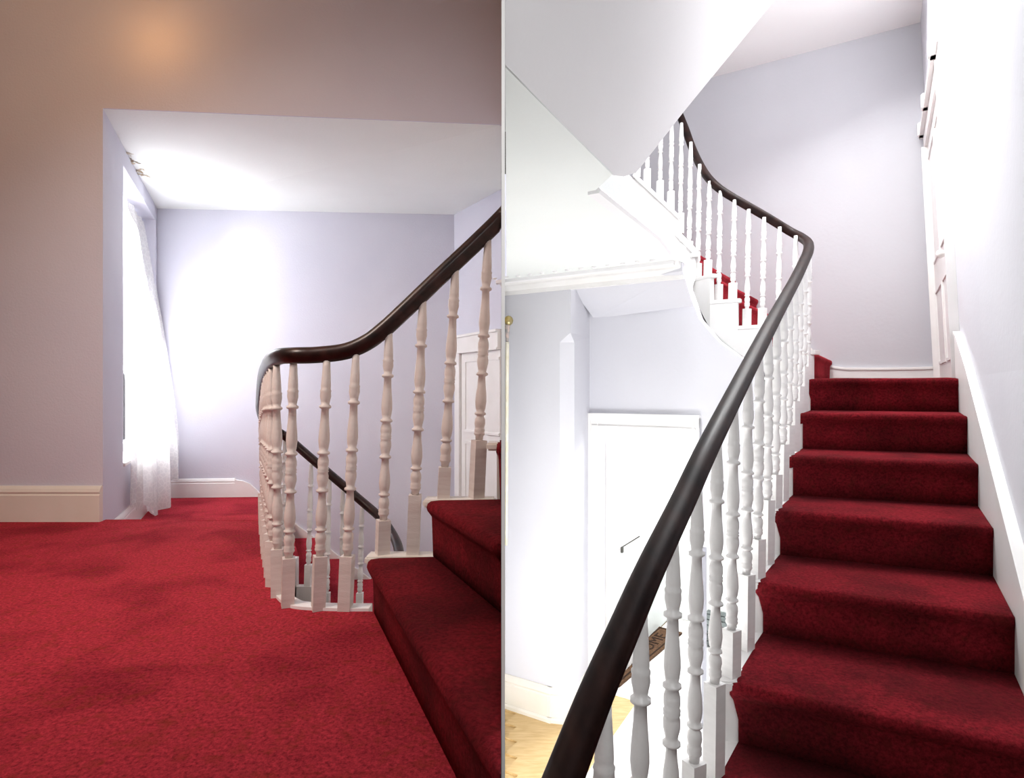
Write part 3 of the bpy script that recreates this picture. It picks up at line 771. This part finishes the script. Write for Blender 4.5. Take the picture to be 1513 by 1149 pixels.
# --- main red stair flight
STR = empty('staircase', V(1.3, 2.4, E - .9), 'dark red carpeted flight rising between white balusters and the right wall', 'staircase')
off = V(-.85, .53, 0).normalized()
for k in range(0, 9):
    A0 = V(lineL(YK[k]), YK[k], 0); B0 = V(XR(YR[k]) - .03, YR[k] + .0, 0)
    if k == 0:
        A1 = A0 + V(.10, .25, 0); B1 = B0 + V(.13, .22, 0)
    else:
        A1 = V(lineL(YK[k - 1] + .035), YK[k - 1] + .035, 0); B1 = V(XR(YR[k - 1] + .035) - .03, YR[k - 1] + .035, 0)
    step(STR, 'carpeted_step', A0, B0, A1, B1, zk(k), .187 if k else .183, M_CARPET_SHADE, .030, wob=.006, side=.024)
    # white timber tread end on the balustrade side
    f0 = A0 + V(-.012, -.02, 0); a1 = A1.copy()
    w0 = V(-.072, .03, 0)
    mb = MB(); mb.prism([(f0.x + w0.x, f0.y + w0.y), (f0.x + .03, f0.y + .01), (a1.x + .03, a1.y), (a1.x + w0.x, a1.y + w0.y)], zk(k) - .035, zk(k) - .006)
    mb.obj('tread_end', M_WHITE, STR, bevel=.005)
    g0 = A0; w1 = V(-.058, .025, 0)
    mb = MB(); mb.prism([(g0.x + w1.x, g0.y + w1.y), (g0.x + .02, g0.y + .01), (a1.x + .02, a1.y), (a1.x + w1.x, a1.y + w1.y)], zk(k) - .40, zk(k) - .035)
    mb.obj('string_board', M_WHITE, STR)
# unseen soffit under the flight, added to keep low light off the risers
mb = MB()
def under(Y): return .065 - .552 * (3.45 - Y) - .40
pr = None
for Y_ in (3.5, 2.8, 2.1, 1.4, .76):
    a_ = V(lineL(Y_) - .05, Y_ + .02, E + under(Y_)); b_ = V(XR(Y_ - .25) - .01, Y_ - .25, E + under(Y_))
    if pr: mb.hexa([pr[0], pr[1], b_, a_], [p + V(0, 0, .03) for p in (pr[0], pr[1], b_, a_)])
    pr = (a_, b_)
mb.obj('soffit', M_WHITE, STR)
# landing
mb = MB()
A0 = V(lineL(3.5), 3.5, 0)
mb.prism([(A0.x + .02, A0.y + .08), (XR(3.28) - .0, 3.28), (3.29, 4.70), (2.60, 5.13), (1.86, 3.95)], -.12, .058)
struct(mb, 'floor_upper', M_CARPET_SHADE, 'red carpeted landing at the top of the right flight')
# winder steps up to the left along the back wall
WND = empty('staircase', P(1100, 540, 4.2), 'white sided winder steps with red risers curving up left of the top landing', 'staircase')
innp = [P(1197, 500, 3.80), P(1137, 500, 4.02), P(1090, 500, 4.12), P(1049, 450, 4.22), P(1020, 410, 4.42), P(1001, 380, 4.7), P(975, 350, 4.9), P(950, 330, 5.1)]
outp = [bw.pt(bw.atpx(x), 0, 0.005) for x in (1226, 1184, 1150, 1118, 1085, 1050, 1010, 975)]
LOWER = [(870, 272), (970, 354), (990, 378), (1010, 405), (1020, 430), (1033, 468), (1062, 500), (1093, 524), (1125, 545), (1160, 565), (1200, 580)]
def lowz(p):
    px = CX + F * p.x / p.y
    for (xa, ya), (xb, yb) in zip(LOWER[:-1], LOWER[1:]):
        if px <= xb: break
    y = ya + (yb - ya) * (px - xa) / (xb - xa)
    return E + (CY - y) * p.y / F
for i in range(7):
    z = .24 + .185 * i
    a0, a1, o0, o1 = innp[i], innp[i + 1], outp[i], outp[i + 1]
    step(WND, 'carpeted_step', (a0.x + .02, a0.y + .06), (o0.x, o0.y), (a1.x + .01, a1.y + .06), (o1.x, o1.y), z, .2, M_CARPET, .02, endB=False, ns=6)
    mb = MB()
    d_ = (a1 - a0).normalized(); nn = V(-d_.y, d_.x, 0)
    if nn.y > 0: nn = -nn
    f = a0 - d_ * .03
    mb.prism([(f.x, f.y), (a1.x, a1.y), (a1.x - nn.x * .07, a1.y - nn.y * .07), (f.x - nn.x * .07, f.y - nn.y * .07)], z - .026, z + .003)
    mb.obj('tread_end', M_WHITE, WND, bevel=.004)
    mb = MB()
    low = [(a0.x, a0.y), (a1.x, a1.y), (a1.x - nn.x * .05, a1.y - nn.y * .05), (a0.x - nn.x * .05, a0.y - nn.y * .05)]
    if i > 3: continue
    zb0, zb1 = lowz(a0), lowz(a1)
    b4 = [V(low[0][0], low[0][1], zb0), V(low[1][0], low[1][1], zb1), V(low[2][0], low[2][1], zb1), V(low[3][0], low[3][1], zb0)]
    t4 = [V(x, y, E + z - .026) for x, y in low]
    mb.hexa(b4, t4); mb.obj('string_board', M_WHITE, WND)
# underside of the winders
mb = MB()
for i in range(7):
    z = .24 + .185 * i; a0, a1, o0, o1 = innp[i], innp[i + 1], outp[i], outp[i + 1]
    b4 = [V(a0.x, a0.y + .03, min(lowz(a0), E + z - .24)), V(a1.x, a1.y + .03, min(lowz(a1), E + z - .22)), V(o1.x, o1.y, min(lowz(a1), E + z - .22)), V(o0.x, o0.y, min(lowz(a0), E + z - .24))]
    mb.hexa(b4, [p + V(0, 0, .03) for p in b4])
mb.obj('soffit', M_WHITE, WND)
# raking string slabs of the flight further up
for (xa, ya, Ya), (xb, yb, Yb), h_ in (((938, 259, 4.85), (1006, 323, 4.62), .34), ((1000, 344, 4.56), (1029, 373, 4.42), .30)):
    p0, p1 = P(xa, ya, Ya), P(xb, yb, Yb)
    mb = MB(); b4 = [p0 - V(0, 0, h_), p1 - V(0, 0, h_), p1 + V(0, .05, -h_), p0 + V(0, .05, -h_)]
    t4 = [p0, p1, p1 + V(0, .05, 0), p0 + V(0, .05, 0)]
    mb.hexa(b4, t4); mb.obj('raking_string', M_WHITE, WND)
    mb = MB(); mb.sweep([p0, p1], [(-.03, -.01), (.03, -.01), (.03, .01), (-.03, .01)]); mb.obj('string_cap', M_SOFFIT, WND)
fl_ = [P(862, 264, 4.85), P(970, 354, 4.5), P(990, 378, 4.46), P(1010, 405, 4.40), P(1021, 432, 4.36)]
fu_ = [P(920, 250, 4.9), P(1006, 326, 4.62), P(1008, 350, 4.55), P(1026, 374, 4.44), P(1030, 404, 4.36)]
mb = MB()
for i in range(4):
    bk2 = V(0, .05, 0)
    mb.hexa([fl_[i], fl_[i + 1], fl_[i + 1] + bk2, fl_[i] + bk2], [fu_[i], fu_[i + 1], fu_[i + 1] + bk2, fu_[i] + bk2])
mb.obj('string_board', M_WHITE, WND)
# skirting on the back wall: curve then level
mb = MB()
tops = [(1150, 455), (1180, 488), (1205, 522), (1213, 531), (1222, 537.5), (1234, 541), (1250, 543), (1300, 543), (1345, 542.5), (1388, 541)]
for (xa, ya), (xb, yb) in zip(tops[:-1], tops[1:]):
    ua, ub = bw.atpx(xa), bw.atpx(xb); za = (CY - ya) * bw.pt(ua, 0).y / F; zb = (CY - yb) * bw.pt(ub, 0).y / F
    b4 = [bw.pt(ua, .0, 0), bw.pt(ub, .0, 0), bw.pt(ub, .0, .022), bw.pt(ua, .0, .022)]
    t4 = [bw.pt(ua, za, 0), bw.pt(ub, zb, 0), bw.pt(ub, zb, .022), bw.pt(ua, za, .022)]; mb.hexa(b4, t4)
    mb.hexa([bw.pt(ua, za - .02, 0), bw.pt(ub, zb - .02, 0), bw.pt(ub, zb - .02, .03), bw.pt(ua, za - .02, .03)], [bw.pt(ua, za - .004, 0), bw.pt(ub, zb - .004, 0), bw.pt(ub, zb - .004, .03), bw.pt(ua, za - .004, .03)])
struct(mb, 'baseboard_back_right', M_WHITE, 'white skirting sweeping up to the winder steps')

# --- door at the top landing in the right wall
d3 = bpy.data.objects.new('door_3', None); COL.objects.link(d3)
u0 = (V(XR(3.33), 3.33, 0) - rw.a).length; u1 = (V(3.31, 4.72, 0) - rw.a).length - .10
d3.location = rw.pt(u0, .06)
tag(d3, 'white door with moulded casing in the right wall at the top of the stairs', None, None, 'structure')
zt = 1.93
for a, b_ in ((u0, u0 + .09), (u1 - .1, u1)):
    mb = MB(); rw.box(mb, a, b_, .05, zt - .10, 0, .022); rw.box(mb, a, a + .022, .05, zt - .10, .022, .045); rw.box(mb, b_ - .018, b_, .05, zt - .10, .022, .03); mb.obj('door_casing', M_WHITE, d3)
mb = MB(); rw.box(mb, u0, u1, zt - .10, zt, 0, .024); rw.box(mb, u0 - .01, u1 + .01, zt, zt + .025, 0, .05); mb.obj('head_casing', M_WHITE, d3)
mb = MB(); rw.box(mb, u0 + .09, u1 - .1, .06, zt - .10, 0, .006); mb.obj('door_leaf', M_WHITE, d3)
for z0, z1 in ((.18, .72), (.92, 1.72)):
    for ua, ub in ((u0 + .17, (u0 + u1) / 2 - .05), ((u0 + u1) / 2 + .03, u1 - .18)):
        mb = MB(); rw.box(mb, ua, ub, z0, z0 + .02, .006, .014); rw.box(mb, ua, ub, z1 - .02, z1, .006, .014); rw.box(mb, ua, ua + .02, z0 + .02, z1 - .02, .006, .014); rw.box(mb, ub - .02, ub, z0 + .02, z1 - .02, .006, .014); mb.obj('door_panel', M_WHITE, d3)
mb = MB(); mb.lathe([(.002, 0), (.012, .002), (.008, .02), (.02, .035), (.026, .05), (.02, .065), (.002, .07)], 12)
kn = mb.obj('door_knob', M_WHITE, d3, True); kn.location = rw.pt(u0 + .17, .78, .006); kn.rotation_euler = V(0, 0, 1).rotation_difference(rw.n).to_euler()
# three small blocks on the head casing
for t_ in (.12, .62, .97):
    mb = MB(); uu = u0 + (u1 - u0) * t_; rw.box(mb, uu - .035, uu + .035, zt - .0, zt + .10, .0, .06); mb.obj('casing_block', M_WHITE, d3, bevel=.006)
# three bent brackets on the wall beside the door
for i, (pa, pb_) in enumerate((((1416, 92), (1414.5, 129)), ((1418, 125), (1416, 162)), ((1420, 161), (1418, 200)))):
    Yb = 3.05 - .0 * i
    ub = rw.atpx(1432) - .06
    def wp(py, w_): 
        z = (CY - py) * Yb / F; return rw.pt(ub + .02 * i, z, w_)
    z0 = pa[1]; z1 = pb_[1]; m_ = z0 + (z1 - z0) * .6
    mb = MB(); mb.sweep([wp(z0, .02), wp(m_, .012), wp(z1, .045)], [(-.004, -.004), (.004, -.004), (.004, .004), (-.004, .004)], V(0, 1, .1))
    o = mb.obj('wall_hook', M_SOFFIT)
    o['label'] = ['bent white wall hook beside the top door, highest of the column of three', 'bent white wall hook beside the top door, middle of the column of three', 'bent white wall hook beside the top door, lowest of the column of three'][i]
    o['category'] = 'hook'; o['group'] = 'white hooks on the right wall'

# --- handrail of the right hall
def railY(px, py, Y): return P(px, py, Y)
BSR = empty('balustrade', V(.55, 1.66, E - 1.045), 'white turned balusters under a long black handrail climbing the right stairs', 'balustrade')
rr = [P(800, 1240, .83), P(836, 1144, .903), P(880, 1030, .996), P(920, 937, 1.096), P(961, 843, 1.223), P(1008, 745, 1.409), P(1046, 663, 1.602), P(1097, 562, 1.984), P(1142, 475, 2.503), P(1174, 416, 3.08), P(1187, 389, 3.40), P(1194, 372, 3.60), P(1194, 360, 3.80), P(1184, 351, 3.95),
      P(1166, 341, 4.05), P(1130, 319, 4.12), P(1090, 296, 4.2), P(1062, 278, 4.28), P(1044, 260, 4.40), P(1032, 240, 4.55), P(1022, 218, 4.68), P(1012, 190, 4.80), P(1002, 165, 4.95)]
# the photographed rail is straight between the newel side and the turn: rebuild the middle points on its axis
raily = spline(rr, 8)
mb = MB(); mb.sweep(raily, rail_profile(.060, .056)); mb.obj('handrail', M_RAILR, BSR, True)
def rail_near(px, ymax, ymin=0):
    return min([q for q in raily if ymin <= q.y <= ymax], key=lambda q: abs(CX + F * q.x / q.y - px))
ys = [.86, 1.005, 1.154, 1.325, 1.49, 1.662, 1.842, 2.03, 2.205, 2.375, 2.545, 2.715, 2.88, 3.045, 3.21, 3.375, 3.54]
for j, Y_ in enumerate(ys):
    x_ = .62 * Y_ - .48
    k = next(kk for kk in range(9) if Y_ > YK[kk] - .0 or kk == 8)
    r = rail_near(CX + F * x_ / Y_ + 2.0, 3.8)
    t_ = V(r.x, r.y, r.z - .02)
    px_ = x_ / Y_
    frac = (Y_ - YK[k]) / .33
    hb = .25 if frac > .45 else .14
    baluster(BSR, V(x_, Y_, E + zk(k) - .006), V(x_ + .01, Y_, t_.z + (Y_ - r.y) * .5), hb, M_BALR, .55 + random.uniform(-.05, .05))
for px_, py_, Y_, i in ((1197, 540, 3.74, -1), (1177, 545, 3.92, -1), (1153, 520, 4.03, 0), (1130, 481, 4.08, 1), (1107, 481, 4.12, 1), (1086, 444, 4.17, 2), (1065, 444, 4.23, 2),
                        (1049, 405, 4.30, 3), (1034, 405, 4.42, 3), (1021, 375, 4.52, 4)):
    z_ = .06 if i < 0 else .24 + .185 * i
    r = rail_near(px_ + 1, 5, 3.55)
    baluster(BSR, V((px_ - 2 - CX) * Y_ / F, Y_ + .02, E + z_), V((px_ + 1 - CX) * Y_ / F, Y_ + .02, r.z - .015), .12, M_BALR, .4)
for px_, yb, Y_, yt in ((1007, 345, 4.62, 182), (993, 312, 4.68, 150), (977, 296, 4.74, 140), (958, 278, 4.8, 130), (943, 262, 4.85, 120)):
    baluster(BSR, P(px_ - 2, yb, Y_), P(px_, yt, Y_ + .1), .16, M_BALR, .4)

# --- hall baseboard round the pillar
mb = MB()
hb_ = .215
wl2 = WF(wl.a, wl.a + wl.u, (.5, 2)); ucb = wl.atpx(812)
wl.ext(mb, 0, ucb + .02, skirt_prof(ZH, hb_, .03))
c1 = wl.pt(ucb, 0, 0); c2 = ch2 + (cE - ch2) * .0
w2 = WF(c1, c2, (.6, 3.2)); w2.ext(mb, -.01, w2.len + .01, skirt_prof(ZH, hb_, .03))
w3 = WF(c2, cE, (.9, 3.6)); w3.ext(mb, -.005, w3.len, skirt_prof(ZH, hb_, .03))
wl.ext(mb, 0, ucb + .03, [(0, ZH), (.045, ZH), (.045, ZH + .02), (.035, ZH + .03), (0, ZH + .03)])
w2.ext(mb, -.012, w2.len + .012, [(0, ZH), (.045, ZH), (.045, ZH + .02), (.035, ZH + .03), (0, ZH + .03)])
struct(mb, 'baseboard_hall', M_TRIM, 'deep cream baseboard round the foot of the hall pillar')

# --- curtain pole and curtain at the divider
ub = wl.atpx(752); Yp = 3.95
cp = empty('curtain_pole', P(751, 478, Yp), 'brass ball ended curtain pole against the wall at the far left of the right hall', 'curtain pole')
mb = MB(); c0 = P(751.5, 473.5, Yp)
mb.lathe([(.002, -.033), (.014, -.030), (.026, -.018), (.031, 0), (.027, .016), (.015, .029), (.002, .033)], 16, c0); mb.obj('finial', M_BRASS, cp, True)
mb = MB(); c0 = P(749.5, 500, Yp)
mb.lathe([(.006, -.03), (.010, -.01), (.012, .02), (.016, .07), (.018, .085), (.010, .095)], 12, c0); mb.obj('collar', M_TASSEL, cp, True)
mb = MB(); p0 = P(749.5, 478, Yp); p1 = p0 + V(0.01, .12, 0)
mb.sweep([p0, p1], [(.008 * math.cos(a * math.pi / 4), .008 * math.sin(a * math.pi / 4)) for a in range(8)]); mb.obj('bracket', M_BRASS, cp, True)
mb = MB(); rings = []
for i in range(24):
    t_ = i / 23; py = 505 + 300 * t_ ** 1.1; cx_ = 749.8 - 1.6 * t_; r_ = (2.6 - .9 * t_) * Yp / F
    c0 = P(cx_, py, Yp); rings.append([c0 + V(r_ * math.cos(a * math.pi / 5) * (1 + .2 * (a % 2)), r_ * math.sin(a * math.pi / 5) * (1 + .2 * (a % 2)), 0) for a in range(10)])
mb.loft(rings); tag(mb.obj('folded_curtain', M_CREAMCLOTH, None, True), 'narrow cream curtain gathered under the brass finial at the partition', 'curtain')

# --- things on the hall floor
dm = empty('doormat', G(960, 975, ZH), 'brown coir doormat with dark lettering lying in the bright doorway', 'doormat')
m0, m1 = G(915, 1016, ZH), G(1008, 937, ZH); m3 = G(949, 950, ZH); m2 = G(978, 927, ZH)
md = (m1 - m0).normalized(); mn = V(-md.y, md.x, 0); ml = (m1 - m0).length; mw = .22
c4 = [m0, m1, m1 + mn * mw, m0 + mn * mw]
mb = MB(); mb.prism([(p.x, p.y) for p in c4], ZH + .002, ZH + .02); mb.obj('mat_base', M_COIR, dm)
c5 = [m0 + md * .02 + mn * .02, m1 - md * .02 + mn * .02, m1 - md * .02 + mn * (mw - .02), m0 + md * .02 + mn * (mw - .02)]
mb = MB()
for i in range(4):
    a, b_ = c5[i], c5[(i + 1) % 4]; d_ = (b_ - a).normalized(); n2 = V(-d_.y, d_.x, 0) * .012
    mb.prism([(a.x, a.y), (b_.x, b_.y), (b_.x + n2.x, b_.y + n2.y), (a.x + n2.x, a.y + n2.y)], ZH + .02, ZH + .023)
mb.obj('mat_border', M_COIRD, dm)
# lettering COCO style strokes seen between the balusters
tx = bpy.data.curves.new('lettering', 'FONT'); tx.body = 'WELCOME'; tx.size = .15; tx.extrude = .0015; tx.align_x = 'CENTER'; tx.align_y = 'CENTER'
tmp = bpy.data.objects.new('lettering', tx); COL.objects.link(tmp)
bpy.context.view_layer.update()
tme = bpy.data.meshes.new_from_object(tmp.evaluated_get(bpy.context.evaluated_depsgraph_get()))
bpy.data.objects.remove(tmp); bpy.data.curves.remove(tx)
tme.materials.clear(); tme.materials.append(M_COIRD)
to = bpy.data.objects.new('lettering', tme)
link(to, dm); cm = (c4[0] + c4[2]) / 2
to.location = (cm.x, cm.y, E + ZH + .022); to.rotation_euler = (0, 0, math.atan2(md.y, md.x)); to.scale = (1.25, 1, 1)

rk = empty('boot_rack', G(1050, 955, ZH), 'low grey slatted boot rack on the marble floor behind the balusters', 'rack')
r0 = G(1024, 953, ZH); rd = V(.5, -.28, 0).normalized(); rn = V(.53, .85, 0).normalized()
def rbox(a, b_, c_, d_, z0, z1, nm):
    mb = MB(); q = [r0 + rd * a + rn * c_, r0 + rd * b_ + rn * c_, r0 + rd * b_ + rn * d_, r0 + rd * a + rn * d_]
    mb.prism([(p.x, p.y) for p in q], ZH + z0, ZH + z1); mb.obj(nm, M_GREY, rk)
for i in range(7): rbox(-.0, .34, .0 + i * .13, .10 + i * .13, .13, .15, 'slat')
rbox(.0, .03, .0, .88, .0, .13, 'side_panel'); rbox(.31, .34, .0, .88, .0, .13, 'side_panel')
rbox(.03, .31, .01, .03, .02, .055, 'rail'); rbox(.03, .31, .01, .03, .075, .11, 'rail')
bk_ = MB(); c0 = G(1100, 972, ZH)
bk_.lathe([(.02, .0), (.085, .0), (.10, .16), (.108, .165), (.108, .18), (.095, .18), (.08, .02), (.02, .015)], 16, (c0.x, c0.y, E + ZH))
tag(bk_.obj('bucket', M_BLACK, None, True), 'small black bucket on the hall floor half hidden by the carpeted steps', 'bucket')
